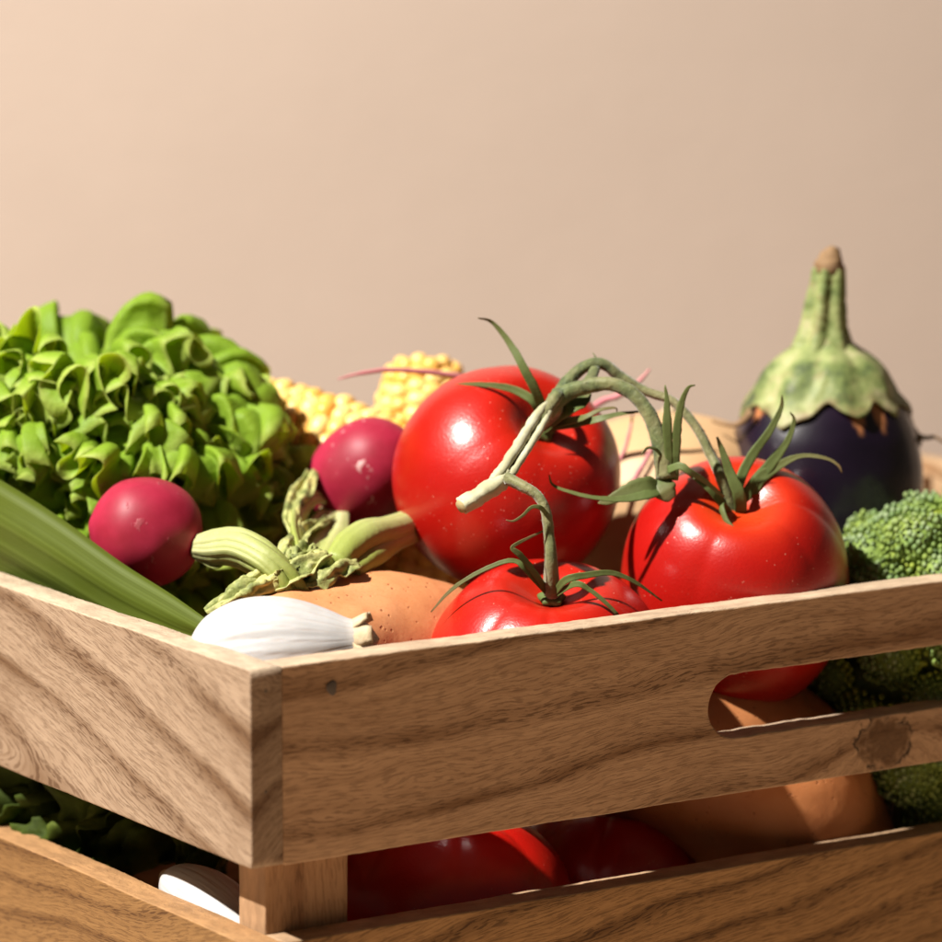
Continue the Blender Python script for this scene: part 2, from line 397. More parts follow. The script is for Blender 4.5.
sep_m.set(Base_Color=sep_m.mix(_t, _sc, (.17, .115, .05)), Roughness=.55, Specular_IOR_Level=.3); sep_m.bump(_n, .4, .0006); sep_m.translucent((.12, .2, .03), .15); SEP = sep_m.m
cut_m = Mat('cut_stalk'); _c = cut_m.co(); cut_m.set(Base_Color=cut_m.mix(cut_m.noise(_c, 500, 3), (.45, .36, .18), (.26, .18, .07)), Roughness=.8)

T1 = P(507, 478, .207); T2 = P(735, 585, .184); T3 = P(547, 681, .131)
RT1, RT2, RT3 = .0437, .0438, .0455
A1 = cdir(.42, .60, .68); A2 = cdir(.02, .72, .69); A3 = cdir(.04, .90, .43)
def truss():
    root = thing('tomato_truss', tuple(P(600, 640, .15)-np.array([0, 0, .03])), 'three big glossy red tomatoes on one green vine behind the front rail', 'tomatoes')
    data = [(T1, A1, RT1, .93, 21, 5, .012, .15, 'largest round tomato, resting on top'), (T2, A2, RT2, 1.16, 35, 6, .028, .75, 'ribbed tomato with orange shoulders on the right'),
            (T3, A3, RT3, .98, 48, 6, .028, .2, 'lowest tomato half hidden by the front rail')]
    toms = []
    for (c, a, R, sq, seed, ribs, cr, sh, lab) in data:
        V, F, tone = tomato_body(c, a, R, sq, seed, ribs, cr)
        o = mesh('tomato', V, F, tomato_mat('tomato_skin', sh, seed*.37), root, attrs={'tone': tone}); o['label'] = lab; toms.append(o)
    D1 = T1+A1*RT1*.70; D2 = T2+A2*RT2*.68; D3 = T3+A3*RT3*.76
    # main stalk with its cut end, then the two arching branches and the short one
    def Q(px, py, y): return P(px, py, y)
    def Q3(px, py, y): return P(px, py, y+.010)
    def Q1(px, py, y): return P(px, py, y+.018)
    def Q2(px, py, y): return P(px, py, y+.020)
    mb = MB()
    mb.add(*tube([Q(462, 506, .1205), Q(482, 494, .124), Q(500, 481, .1290), Q(508, 471, .131)], [.0034, .0032, .0036, .0022], 30, 16, .8, ribs=3, rough=.2, seed=2.0))
    for k, w_ in ((-1, .0020), (1, .0014)):
        o = CR*k*.0017+CU*k*-.0009
        mb.add(*tube([Q(497, 482, .1285)+o*.7, Q(508, 470, .1305)+o, Q(525, 444, .142)+o*1.0, Q(541, 418, .155)+o*.9, Q(549, 405, .161)+o*.5], [.0020, w_, w_, w_, .0012], 30, 12, .9, rough=.3, seed=k+4.0))
    mesh('main_stalk', mb.V, mb.F, pale_m.m, root)
    V, F = tube([Q(460.5, 507, .1200), Q(463, 505.5, .1208)], [.0027, .0030], 4, 16, .85, rough=.2); mesh('cut_end', V, F, cut_m.m, root)
    br = MB()
    V, F = tube([Q(503, 476, .1315), Q(524, 445, .1435), Q(545, 413, .1585), Q(558, 393, .166)], [0.00209, 0.00191, 0.00226, 0.00278], 24, 12, .8, rough=.2, seed=6); br.add(V, F)
    V, F = tube([Q(547, 414, .163), Q(562, 396, .168), Q(585, 387, .168), Q(610, 384, .165), Q(634, 395, .162), Q(652, 420, .159), Q(661, 450, .157), Q(666, 478, .156)], [0.00261, 0.00296, 0.00252, 0.00235, 0.00244, 0.00261, 0.00296, 0.00365], 44, 14, rough=.12, ribs=2, seed=1); br.add(V, F)
    V, F = tube([Q(553, 408, .168), Q(566, 384, .176), Q(584, 367, .180), Q(603, 364, .181), Q(622, 378, .181), Q(645, 391, .180), Q(672, 401, .177), Q(694, 424, .173), Q(711, 455, .169), Q(722, 480, .164), D2+A2*.001], [0.00296, 0.00313, 0.00261, 0.00261, 0.00261, 0.00209, 0.00200, 0.00209, 0.00226, 0.00252, 0.00313], 60, 14, rough=.12, ribs=2, seed=4); br.add(V, F)
    V, F = tube([Q(596, 366, .179), Q(590, 380, .173), Q(578, 388, .168)], [0.00174, 0.00226, 0.00174], 12, 10, .5, rough=.2); br.add(V, F)
    V, F = tube([Q(508, 479, .1265), Q(524, 487, .121), Q(538, 496, .118), Q(546, 512, .1165), Q(549, 535, .116), Q(551, 560, .1155), D3+A3*.002], [0.00261, 0.00226, 0.00200, 0.00226, 0.00226, 0.00278, 0.00348], 40, 14, rough=.12, ribs=2, seed=3); br.add(V, F)
    V, F = tube([Q(553, 404, .165), Q(556, 410, .172), D1+A1*.004, D1], [0.00261, 0.00296, 0.00313, 0.00348], 16, 12, rough=.1); br.add(V, F)
    hr = np.random.default_rng(3); cent = list(range(0, len(br.V), 3)); hv = MB()
    for i in hr.choice(len(br.V), 1500):
        p = np.array(br.V[i]); d = hr.normal(size=3); d /= np.linalg.norm(d); q = p+d*hr.uniform(.0006, .0016); x, y, z = frame(d)
        hv.add([p+x*.00006, p-x*.00003+y*.00005, p-x*.00003-y*.00005, q], [(0, 1, 3), (1, 2, 3), (2, 0, 3)])
    br.add(hv.V, hv.F)
    br.build('vine_branch', STEM, root)
    V, F = tube([Q(598, 366, .181), Q(596, 358, .181), Q(593, 353, .182)], [.0005, .0003, .00015], 8, 6); mesh('tendril', V, F, SEP, root)
    def sepals(parent, base, listing):
        s = MB()
        for pts, wd, fl, tone in listing:
            n = 26; 
            V, F = tube(pts, [q*.86 for q in wd], n, 12, fl, rough=.18, seed=len(s.V)*.01, curl=.35)
            s.add(V, F, [min(1, .25*(i//12 > n*.8)+tone*1.2*((i//12)/n)**1.5) if i < n*12 else 0 for i in range(len(V))])
        V, F = revolve(lambda t, th: (base[2]*math.sin(t*math.pi)*(1+.12*math.sin(5*th)), base[2]*.45*math.cos(t*math.pi)), 10, 20)
        s.add(place(V, base[0], base[1]), F)
        s.build('calyx', SEP, parent)
    S1 = lambda x, y, o=.001: PS(x, y, T1, RT1*.985, o)
    S2 = lambda x, y, o=.001: PS(x, y, T2, RT2*.96, o)
    S3 = lambda x, y, o=.001: PS(x, y, T3, RT3*.95, o)
    n3 = [.0016, .0022, .0017, .0010, .0004]
    sepals(toms[0], (D1, A1, .0055), [
        ([D1, S1(540, 402, .002), Q1(525, 370, .158), Q1(509, 342, .162), Q1(492, 322, .163), Q1(478, 318, .160)], [.0018, .0024, .0021, .0015, .0008, .0003], .35, .3),
        ([D1, S1(536, 404), S1(515, 390, .0018), S1(490, 385, .0018), S1(465, 384), S1(446, 387, .0006)], [.0016, .0022, .0018, .0012, .0007, .0003], .3, .5),
        ([D1, S1(572, 424, .003), Q1(595, 420, .150), Q1(620, 414, .150), Q1(647, 411, .152)], n3, .3, .3),
        ([D1, S1(566, 422, .003), Q1(583, 418, .147), Q1(600, 410, .146), Q1(615, 408, .147), Q1(617, 412, .147)], [.0016, .002, .0015, .001, .0006, .0003], .4, 1.0),
        ([D1, Q1(565, 408, .152), Q1(580, 400, .154), Q1(590, 393, .156)], [.0030, .0050, .0052, .0014], .18, .1),
        ([D1, S1(553, 418, .002), S1(545, 420, .002), S1(541, 424, .001)], [.001, .0014, .001, .0004], .4, .3)])
    sepals(toms[1], (D2, A2, .0058), [
        ([D2, Q2(740, 498, .139), Q2(729, 470, .139), Q2(722, 450, .139), Q2(717, 437, .139)], [.0018, .0030, .0021, .0013, .0005], .4, .2),
        ([D2, Q2(737, 494, .144), Q2(748, 462, .148), Q2(770, 430, .150), Q2(781, 408, .151), Q2(782, 395, .150)], [.0016, .0021, .0023, .0017, .0010, .0003], .4, .2),
        ([D2, Q2(748, 492, .146), Q2(769, 466, .150), Q2(788, 440, .152), Q2(794, 420, .152), Q2(790, 412, .151)], [.0018, .0024, .0026, .0014, .0008, .0003], .35, .2),
        ([D2, Q2(755, 485, .147), Q2(775, 468, .150), Q2(800, 456, .150), Q2(825, 458, .148), Q2(838, 465, .147), Q2(842, 473, .147)], [.0016, .0030, .0022, .0010, .0007, .0006, .0003], .3, .9),
        ([D2, S2(722, 507, .003), S2(727, 522, .0025), S2(738, 533, .002), S2(753, 541, .002)], [.0018, .0024, .0022, .0012, .0004], .3, .5),
        ([D2, Q2(715, 494, .140), Q2(702, 482, .140), Q2(690, 473, .142), Q2(676, 463, .145), Q2(670, 456, .146)], [.0016, .0021, .0016, .0014, .0010, .0004], .4, .4)])
    sepals(toms[2], (D3, A3, .0050), [
        ([D3, Q(527, 571, .1125), Q(515, 561, .112), Q(497, 564, .112), Q(470, 577, .113), Q(449, 592, .115), Q(431, 612, .118)], [.0012, .0014, .0011, .0010, .0009, .0008, .0003], .4, .6),
        ([D3, Q(532, 570, .113), Q(520, 555, .110), Q(512, 548, .109), Q(522, 541, .1105), Q(543, 531, .1135)], [.0012, .0015, .0014, .0009, .0007, .0004], .5, .7),
        ([D3, Q(566, 580, .110), Q(588, 575, .110), Q(612, 573, .112), Q(635, 582, .114), Q(662, 601, .118)], [.0014, .0017, .0014, .0011, .0008, .0003], .35, .3),
        ([D3, Q(575, 584, .107), Q(590, 590, .105), Q(604, 601, .104), Q(616, 613, .104), Q(618, 616, .105)], [.0013, .0014, .0010, .0009, .0008, .0005], .4, .3),
        ([Q(546, 514, .114), Q(541, 508, .111), Q(532, 507, .110), Q(522, 516, .110), Q(513, 521, .110), Q(506, 520, .110)], [.0011, .0010, .0008, .0006, .0005, .0002], .6, .9)])
    # the bare calyx that lost its tomato
    B = Q3(662, 488, .146); bare = MB()
    def sp(pts, wd, fl, tone):
        V, F = tube(pts, [q*.86 for q in wd], 26, 12, fl, rough=.2, seed=len(bare.V)*.01, curl=.3); bare.add(V, F, [min(1, tone*(i//12)/26) for i in range(len(V))])
    sp([Q3(668, 480, .146), Q3(669, 455, .144), Q3(667, 425, .143), Q3(667, 402, .143), Q3(665, 385, .143)], [.0020, .0018, .0022, .0012, .0003], .5, .2)
    sp([Q3(674, 480, .146), Q3(676, 455, .144), Q3(677, 430, .143), Q3(681, 405, .142), Q3(688, 388, .141), Q3(695, 385, .140)], [.0020, .0017, .0020, .0015, .0008, .0003], .5, .2)
    sp([B, Q3(648, 486, .141), Q3(630, 491, .139), Q3(610, 500, .138), Q3(598, 503, .138)], [.0030, .0042, .0036, .0020, .0004], .35, .5)
    sp([B, Q3(650, 494, .139), Q3(625, 499, .136), Q3(596, 498, .134), Q3(570, 492, .134), Q3(553, 485, .135), Q3(549, 475, .136)], [.0024, .0027, .0018, .0011, .0009, .0007, .0003], .4, .4)
    sp([Q3(668, 470, .143), Q3(680, 466, .140), Q3(690, 472, .139), Q3(706, 482, .142), Q3(724, 497, .146)], [.0018, .0017, .0014, .0011, .0006], .4, .4)
    sp([Q3(661, 455, .145), Q3(655, 449, .143), Q3(647, 448, .142), Q3(641, 455, .141)], [.0008, .0007, .0006, .0003], .7, .6)
    sp([Q3(660, 480, .146), Q3(666, 492, .143), Q3(672, 499, .142)], [.0036, .0052, .0024], .55, .9)
    bare.build('bare_calyx', SEP, root)['label'] = 'green calyx that has lost its tomato'
    return root
truss()
def loose_tomato(c, R, sq, seed, label):
    root = thing('tomato', (c[0], c[1], c[2]-R*sq), label, 'tomato', 'loose tomatoes at the bottom of the crate')
    V, F, tone = tomato_body(c, cdir(.1, .95, .1), R, sq, seed, 6, .05)
    mesh('skin', V, F, tomato_mat('tomato_skin', .1, seed*.2), root, attrs={'tone': tone})
    V, F = tube([c+np.array([0, 0, R*.5]), c+np.array([.002, 0, R*.75])], [.003, .002], 6, 8); mesh('stalk', V, F, STEM, root)
FLOOR = .0125
def atz(px, y, z): return np.array([(px-471)/FPX*(y+1.5009)*1.0, y, z])
loose_tomato(atz(440, .118, FLOOR+.050*.88), .050, .88, 61, 'red tomato low in the crate, in the gap right of the corner post')
loose_tomato(atz(614, .176, FLOOR+.040*.94), .040, .94, 62, 'dark red tomato low in the crate, beside the brown orange sweet potato')

# ------------------------------------------------------------------ sweet potatoes
def potato(c, axis, L, R, seed, label, colr=((.52, .215, .085), (.60, .27, .12)), taper=(.9, .7)):
    m = Mat('sweet_potato_skin'); cc = m.co(); n = m.noise(cc, 40, 4); 
    col = m.mix(m.step(n, .3, .7), *colr)
    v = m.voro(cc, 330); gate = m.step(m.noise(cc, 150, 2), .48, .6)
    pit = m.math('MULTIPLY', m.math('SUBTRACT', 1.0, m.step(v, .08, .26)), gate)
    col = m.mix(m.math('MULTIPLY', pit, .75), col, (.25, .085, .03))
    col = m.mix(m.math('MULTIPLY', m.step(m.noise(cc, 700, 2), .5, .75), .3), col, (.42, .15, .05))
    m.set(Base_Color=col, Roughness=.55, Specular_IOR_Level=.35, Subsurface_Weight=.1, Subsurface_Radius=(.004, .002, .001), Subsurface_Scale=.3)
    m.bump(m.math('SUBTRACT', m.math('MULTIPLY', m.noise(cc, 180, 4), .6), pit), .35, .0012)
    def fn(t, th):
        a = math.pi*t; z = -L/2*math.cos(a)
        r = R*math.sin(a)**.62*(taper[0]+(taper[1]-taper[0])*t+.18*math.sin(a))
        p = (math.cos(th)*r, math.sin(th)*r, z); r *= 1+.10*nz(p, 28, seed)+.03*nz(p, 90, seed)
        return r, z
    V, F = revolve(fn, 60, 64); V = np.array(V)
    V[:, 0] += .006*np.sin(V[:, 2]/L*5+seed)
    o = mesh('sweet_potato', place(V, c, axis), F, m.m)
    o.data.transform(Matrix.Translation(-Vector(c))); o.location = c
    tag(o, label, 'sweet potato')
    return o
potato(P(330, 668, .128), (P(455, 622, .165)-P(190, 688, .098)), .140, .033, 3.3, 'speckled orange sweet potato lying behind the white garlic bulb')
potato(P(752, 812, .196), P(880, 915, .212)-P(680, 710, .180), .150, .041, 8.1, 'smooth orange brown sweet potato seen through the grip hole', colr=((.36, .125, .04), (.43, .17, .06)), taper=(1.0, .8))

# ------------------------------------------------------------------ garlic
gm = Mat('garlic_skin'); _c = gm.co(); _t = gm.attr('tone'); _n = gm.noise(gm.vec('MULTIPLY', _c, (1, 1, 1)), 60, 4)
_v = gm.attr('vein')
_g = gm.mix(gm.step(_n, .4, .75), (.46, .45, .445), (.38, .36, .345)); _g = gm.mix(gm.math('MULTIPLY', _v, .35), _g, (.40, .31, .27)); _g = gm.mix(gm.math('MULTIPLY', gm.step(gm.noise(_c, 26, 3), .56, .72), .35), _g, (.44, .36, .27)); _g = gm.mix(_t, _g, (.55, .42, .26))
gm.set(Base_Color=_g, Roughness=.5, Specular_IOR_Level=.4, Subsurface_Weight=.3, Subsurface_Radius=(.004, .003, .002), Subsurface_Scale=.4); gm.bump(gm.math('ADD', gm.math('MULTIPLY', _v, .4), _n), .3, .0008)
dry = Mat('dry_stalk'); _c = dry.co(); dry.set(Base_Color=dry.mix(dry.noise(_c, 250, 3), (.62, .52, .36), (.30, .18, .07)), Roughness=.8); dry.bump(dry.noise(_c, 400, 3), .5, .0008)
def garlic(c, axis, R, L, seed, label, ref=None):
    root = thing('garlic_bulb', (c[0], c[1], c[2]-R), label, 'garlic', 'garlic bulbs')
    gp = spline([(0, 0), (.03, .36), (.12, .74), (.28, .98), (.45, 1.0), (.6, .88), (.74, .66), (.85, .44), (.94, .33), (1, .0)], 160); gx, gy = gp[:, 0], gp[:, 1]
    vein = []; tone = []
    rs = np.random.default_rng(seed); ph = rs.uniform(0, 6.28, 6)
    def fn(t, th):
        z = -L*.42+L*t
        r = np.interp(t, gx, gy)*R
        if 0 < t < 1:
            k = math.sin(math.pi*min(1, t*1.15))
            thh = th+.25*math.sin(2*th+ph[0])
            r *= 1+k*(.055*abs(math.sin(2.5*thh+ph[1]))**.7-.03+.02*math.cos(2*th+ph[2])+.006*math.sin(31*th+4*math.sin(3*t)))
        return r, z
    nt, nph = 60, 120
    V, F = revolve(fn, nt, nph)
    vein = [0]+[max(0, math.sin(23*2*math.pi*j/nph+2*math.sin(i*.1)+ph[3]))**6 for i in range(1, nt) for j in range(nph)]+[0]
    tone = [1]+[max(0, .9-i/nt*22)+max(0, (i/nt-.84)*4) for i in range(1, nt) for j in range(nph)]+[1]
    x, y, z = frame(axis, ref)
    mesh('bulb', place(V, c, axis, ref), F, gm.m, root, subs=1, attrs={'vein': vein, 'tone': tone})
    tip = np.asarray(c)+z*L*.50
    s = MB()
    for k in range(7):
        a = 6.28*k/7; d = x*math.cos(a)+y*math.sin(a)
        s.add(*tube([tip+d*R*.30-z*.010, tip+d*R*.32-z*.004, tip+d*R*(.36+.16*rs.random())+z*(.000+.005*rs.random())], [.0040, .0046, .0030], 10, 8, .3, nrm=d, rough=.4, seed=k))
    s.add(*tube([tip-z*.009, tip+z*.002], [.0036, .0030], 8, 10, rough=.3))
    s.build('neck', dry.m, root)
    V, F = revolve(lambda t, th: (R*.24*math.sin(t*math.pi), .0015*math.cos(t*math.pi)), 6, 12)
    mesh('root_plate', place(V, np.asarray(c)-z*L*.425, axis), F, dry.m, root)
    return root
garlic(P(268, 650, .057), cdir(.97, .10, .10), .0190, .069, 4, 'white garlic bulb lying on the sweet potato behind the front corner')
garlic(CORNER*[1, 1, 0]+XC*.0252+YC*.068+np.array([0, 0, .0715]), -YC*.95+XC*.05+np.array([0, 0, -.16]), .0120, .082, 9, 'small white garlic bulb seen in the gap between the left rails')
potato(CORNER*[1, 1, 0]+XC*.050+YC*.085+np.array([0, 0, FLOOR+.024]), YC+XC*.1, .12, .024, 5.7, 'brown sweet potato in the dark gap between the left rails')

# ------------------------------------------------------------------ radishes
def radish_mat(scar):
    rm = Mat('radish_skin'); _c = rm.co(); _n = rm.noise(_c, 45, 4); _t = rm.attr('tone')
    _col = rm.mix(rm.step(_n, .3, .72), (.21, .007, .021), (.33, .016, .046))
    _sp = rm.math('MULTIPLY', rm.step(rm.noise(rm.vec('MULTIPLY', _c, (240, 130, 150)), 1.0, 3), .61, .68), rm.step(rm.noise(_c, 60, 2), .50, .62))
    _col = rm.mix(rm.math('MULTIPLY', _sp, scar), _col, (.78, .55, .52)); _col = rm.mix(_t, _col, (.55, .45, .25))
    rm.set(Base_Color=_col, Roughness=.50, Specular_IOR_Level=.3, Subsurface_Weight=.10, Subsurface_Radius=(.006, .002, .002), Subsurface_Scale=.3); rm.bump(rm.math('ADD', _n, _sp), .25, .001)
    return rm.m
rootm = Mat('radish_root'); _c = rootm.co(); rootm.set(Base_Color=rootm.mix(rootm.noise(_c, 120, 3), (.42, .07, .12), (.55, .28, .24)), Roughness=.6)
stk = Mat('radish_stalk'); _c = stk.co(); _t = stk.attr('tone'); _n = stk.noise(_c, 200, 3)
_col = stk.mix(_t, (.60, .56, .33), (.27, .30, .065)); _col = stk.mix(stk.math('MULTIPLY', stk.noise(_c, 110, 3), .5), _col, (.24, .30, .06)); _col = stk.mix(stk.math('MULTIPLY', stk.attr('vein'), .55), _col, (.15, .20, .03))
stk.set(Base_Color=_col, Roughness=.42, Specular_IOR_Level=.4, Subsurface_Weight=.15, Subsurface_Radius=(.004, .004, .001), Subsurface_Scale=.3); stk.bump(stk.math('ADD', _n, stk.attr('vein')), .5, .0008); stk.set(Roughness=.55)
wl = Mat('wilted_leaf'); _c = wl.co(); _n = wl.noise(_c, 90, 4); _n2 = wl.noise(_c, 260, 3)
_col = wl.ramp(_n, [(.30, (.06, .065, .025)), (.42, (.22, .25, .07)), (.56, (.48, .48, .18)), (.75, (.56, .47, .15))])
_col = wl.mix(wl.math('MULTIPLY', wl.step(_n2, .5, .7), .45), _col, (.06, .055, .03))
wl.set(Base_Color=_col, Roughness=.6, Specular_IOR_Level=.3); wl.bump(_n2, .6, .0015); wl.translucent((.2, .25, .04), .15)
def crumpled_leaf(pts, width, seed, nu=40, nv=22, amp=.35):
    c = spline(pts, nu); T_ = np.gradient(c, axis=0); T_ /= np.linalg.norm(T_, axis=1)[:, None]
    V = []; F = []; N = np.array(-CF*.5+CU)
    for i in range(nu):
        N = N-T_[i]*(N@T_[i]); N /= np.linalg.norm(N); B = np.cross(T_[i], N); u = i/(nu-1)
        wd = width*(.25+.75*math.sin(math.pi*min(1, .1+u*.9))**.8)*(1+.25*nz((u*9, seed, 0), 1))
        for j in range(nv):
            v = -1+2*j/(nv-1)
            fold = .50*abs(math.sin(v*2.3+seed+u*1.5))*wd+.45*wd*nz((u*4, v*1.6, seed), 1.5)+.16*wd*nz((u*9, v*4, seed*2), 2.0)
            V.append(c[i]+B*v*wd*(.62+.3*nz((u*4, v*3, seed+5), 1))+N*fold*amp*2.2)
    for i in range(nu-1):
        for j in range(nv-1): F.append((i*nv+j, i*nv+j+1, (i+1)*nv+j+1, (i+1)*nv+j))
    return V, F
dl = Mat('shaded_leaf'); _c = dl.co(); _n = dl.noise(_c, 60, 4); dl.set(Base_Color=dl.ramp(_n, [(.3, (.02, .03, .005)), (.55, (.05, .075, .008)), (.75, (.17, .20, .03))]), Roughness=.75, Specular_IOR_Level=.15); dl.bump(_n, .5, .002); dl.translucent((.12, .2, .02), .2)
def radish(c, axis, R, L, seed, label, stalks=(), roots=(), leaves=(), green=(), scar=.7):
    """axis points from root tip to crown"""
    root = thing('radish', (c[0], c[1], c[2]-R), label, 'radish', 'radishes in the crate')
    def fn(t, th):
        a = math.pi*t; z = -math.cos(a)*L/2
        r = R*math.sin(a)**.82*(1-.10*math.exp(-((t-.12)/.12)**2))
        if t < .5: z -= .02*L*math.exp(-(t/.04)**2)
        p = (r*math.cos(th), r*math.sin(th), z); return r*(1+.05*nz(p, 30, seed)+.012*nz(p, 110, seed)), z
    V, F = revolve(fn, 56, 72)
    tone = [0]+[max(0, (i/56-.955)*16) for i in range(1, 56) for _ in range(72)]+[.8]
    mesh('root_bulb', place(V, c, axis), F, radish_mat(scar), root, attrs={'tone': tone})
    for pts, wd in roots:
        V, F = tube(pts, wd, 36, 8, rough=.25, seed=seed); mesh('taproot', V, F, rootm.m, root)
    for pts, wd, fl in stalks:
        V, F = tube(pts, wd, 30, 14, fl, ribs=3, rough=.06, seed=seed, curl=.25); o = mesh('stalk', V, F, stk.m, root, attrs={'tone': [min(1, (i//14)/30*1.25) for i in range(len(V))], 'vein': [(math.sin((i % 14)*2.9+seed)*.5+.5)*(.7+.3*math.sin(i*.013)) for i in range(len(V))]})
    for k, (pts, wd) in enumerate(green):
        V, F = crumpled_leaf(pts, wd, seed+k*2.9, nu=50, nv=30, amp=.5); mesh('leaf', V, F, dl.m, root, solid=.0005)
    for k, (pts, wd) in enumerate(leaves):
        V, F = crumpled_leaf(pts, wd, seed+k*3.7); mesh('wilted_leaf', V, F, wl.m, root, solid=.0005)
    return root
r1 = P(146, 531, .168); r2 = P(364, 474, .246); r3 = P(512, 482, .275)
radish(r1, cdir(.93, -.10, -.2), 0.0209, .042, 1.2, scar=.10,
       green=[([P(230, 690, .16), P(190, 800, .15), P(130, 850, .15), P(70, 880, .17)], .030), ([P(160, 680, .16), P(110, 790, .165), P(60, 840, .17), P(0, 860, .19)], .032),
              ([P(90, 690, .19), P(40, 770, .19), P(-20, 830, .20)], .034), ([P(260, 700, .13), P(225, 820, .125), P(190, 880, .12)], .024), ([P(240, 700, .17), P(230, 800, .18), P(220, 870, .18)], .03)], label= 'round red radish in front of the lettuce, beside the leek leaf',
       stalks=[([P(190, 544, .166), P(210, 537, 0.150), P(236, 535, 0.138), P(262, 546, 0.129), P(284, 565, 0.126), P(298, 587, 0.126)], [0.0024, 0.0030, 0.0033, 0.0030, 0.0024, .0018], .75),
               ([P(190, 545, .166), P(210, 542, 0.145), P(236, 540, 0.133), P(262, 552, 0.124), P(288, 571, 0.121), P(306, 592, 0.121)], [0.0027, 0.0034, 0.0037, 0.0034, 0.0027, .0018], .75),
               ([P(190, 547, .166), P(210, 548, 0.143), P(236, 547, 0.131), P(262, 560, 0.122), P(281, 579, 0.119), P(292, 598, 0.119)], [0.0027, 0.0034, 0.0037, 0.0034, 0.0027, .0018], .75),
               ([P(190, 549, .166), P(210, 553, 0.145), P(236, 553, 0.133), P(262, 567, 0.124), P(287, 585, 0.121), P(304, 603, 0.121)], [0.0026, 0.0032, 0.0035, 0.0032, 0.0026, .0018], .75),
               ([P(190, 550, .166), P(210, 558, 0.149), P(236, 559, 0.137), P(262, 573, 0.128), P(279, 591, 0.125), P(288, 608, 0.125)], [0.0022, 0.0028, 0.0031, 0.0028, 0.0022, .0018], .75),
               ([P(190, 546, .166), P(210, 545, 0.152), P(236, 544, 0.140), P(262, 556, 0.131), P(292, 575, 0.128), P(314, 595, 0.128)], [0.0024, 0.0030, 0.0033, 0.0030, 0.0024, .0018], .75),
               ([P(196, 548, .158), P(206, 562, .148), P(217, 567, .142), P(226, 563, .138)], [.0012, .0011, .0009, .0005], .6)],
       leaves=[([P(326, 556, .136), P(302, 570, .129), P(275, 584, .122), P(245, 597, .117), P(206, 613, .113)], .0115),
               ([P(356, 564, .140), P(328, 575, .132), P(298, 589, .125), P(266, 602, .119)], .011),
               ([P(296, 562, .130), P(270, 580, .121), P(244, 593, .116), P(220, 606, .113)], .009),
               ([P(310, 548, .146), P(300, 560, .138), P(288, 568, .132)], .008)])
radish(r2, cdir(-.62, -.55, -.45), .0205, .049, 5.5, 'purplish red radish with pale scars, left of the largest tomato',
       stalks=[([P(338, 515, .236), P(333, 535, .20), P(322, 555, .162), P(315, 575, .138)], [.0046, .0064, .0058, .0040], .65),
               ([P(330, 512, .238), P(316, 532, .20), P(306, 555, .158), P(300, 575, .136)], [.0038, .0052, .0050, .0040], .65),
               ([P(326, 500, .238), P(312, 498, .225), P(300, 510, .205), P(296, 530, .175), P(302, 556, .146)], [.0022, .0034, .0036, .0034, .003], .6)],
       roots=[([r2+cdir(.62, .55, .45)*.025, P(418, 425, .255), P(452, 393, .262), P(462, 378, .264), P(444, 374, .262), P(415, 371, .258), P(385, 370, .254), P(358, 374, .250), P(338, 379, .247)], [.0024, .0016, .0012, .0011, .0012, .0011, .0010, .0007, .0003])],
       leaves=[([P(312, 474, .236), P(300, 496, .220), P(291, 520, .19), P(296, 545, .165)], .0065),
               ([P(330, 520, .215), P(305, 535, .178), P(290, 552, .148), P(280, 566, .140)], .007)])
radish(r3, cdir(-.80, -.50, .35), .018, .040, 7.5, 'radish behind the largest tomato, only stalks and pink roots showing',
       stalks=[([P(468, 505, .262), P(430, 515, .215), P(396, 527, .178), P(370, 533, .160), P(350, 546, .148), P(336, 562, .138)], [.0040, .0052, .0054, .0062, .0060, .0044], .7),
               ([P(468, 512, .258), P(432, 525, .212), P(396, 538, .176), P(375, 552, .156), P(352, 568, .142)], [.0036, .0044, .0048, .0050, .004], .65)],
       roots=[([r3+cdir(.80, .5, -.35)*.022, P(560, 440, .27), P(596, 405, .262), P(618, 396, .258), P(634, 386, .256), P(644, 376, .256), P(650, 369, .256)], [.0022, .0016, .0013, .0012, .0010, .0008, .0004]),
              ([r3+cdir(.80, .5, -.35)*.020, P(560, 482, .262), P(620, 490, .252), P(640, 470, .252), P(652, 446, .254), P(650, 432, .256), P(647, 424, .257)], [.0018, .0014, .0013, .0012, .0008, .0006, .0003]),
              ([P(600, 490, .257), P(622, 456, .259), P(630, 430, .262), P(633, 412, .264)], [.0009, .0008, .0006, .0003])])

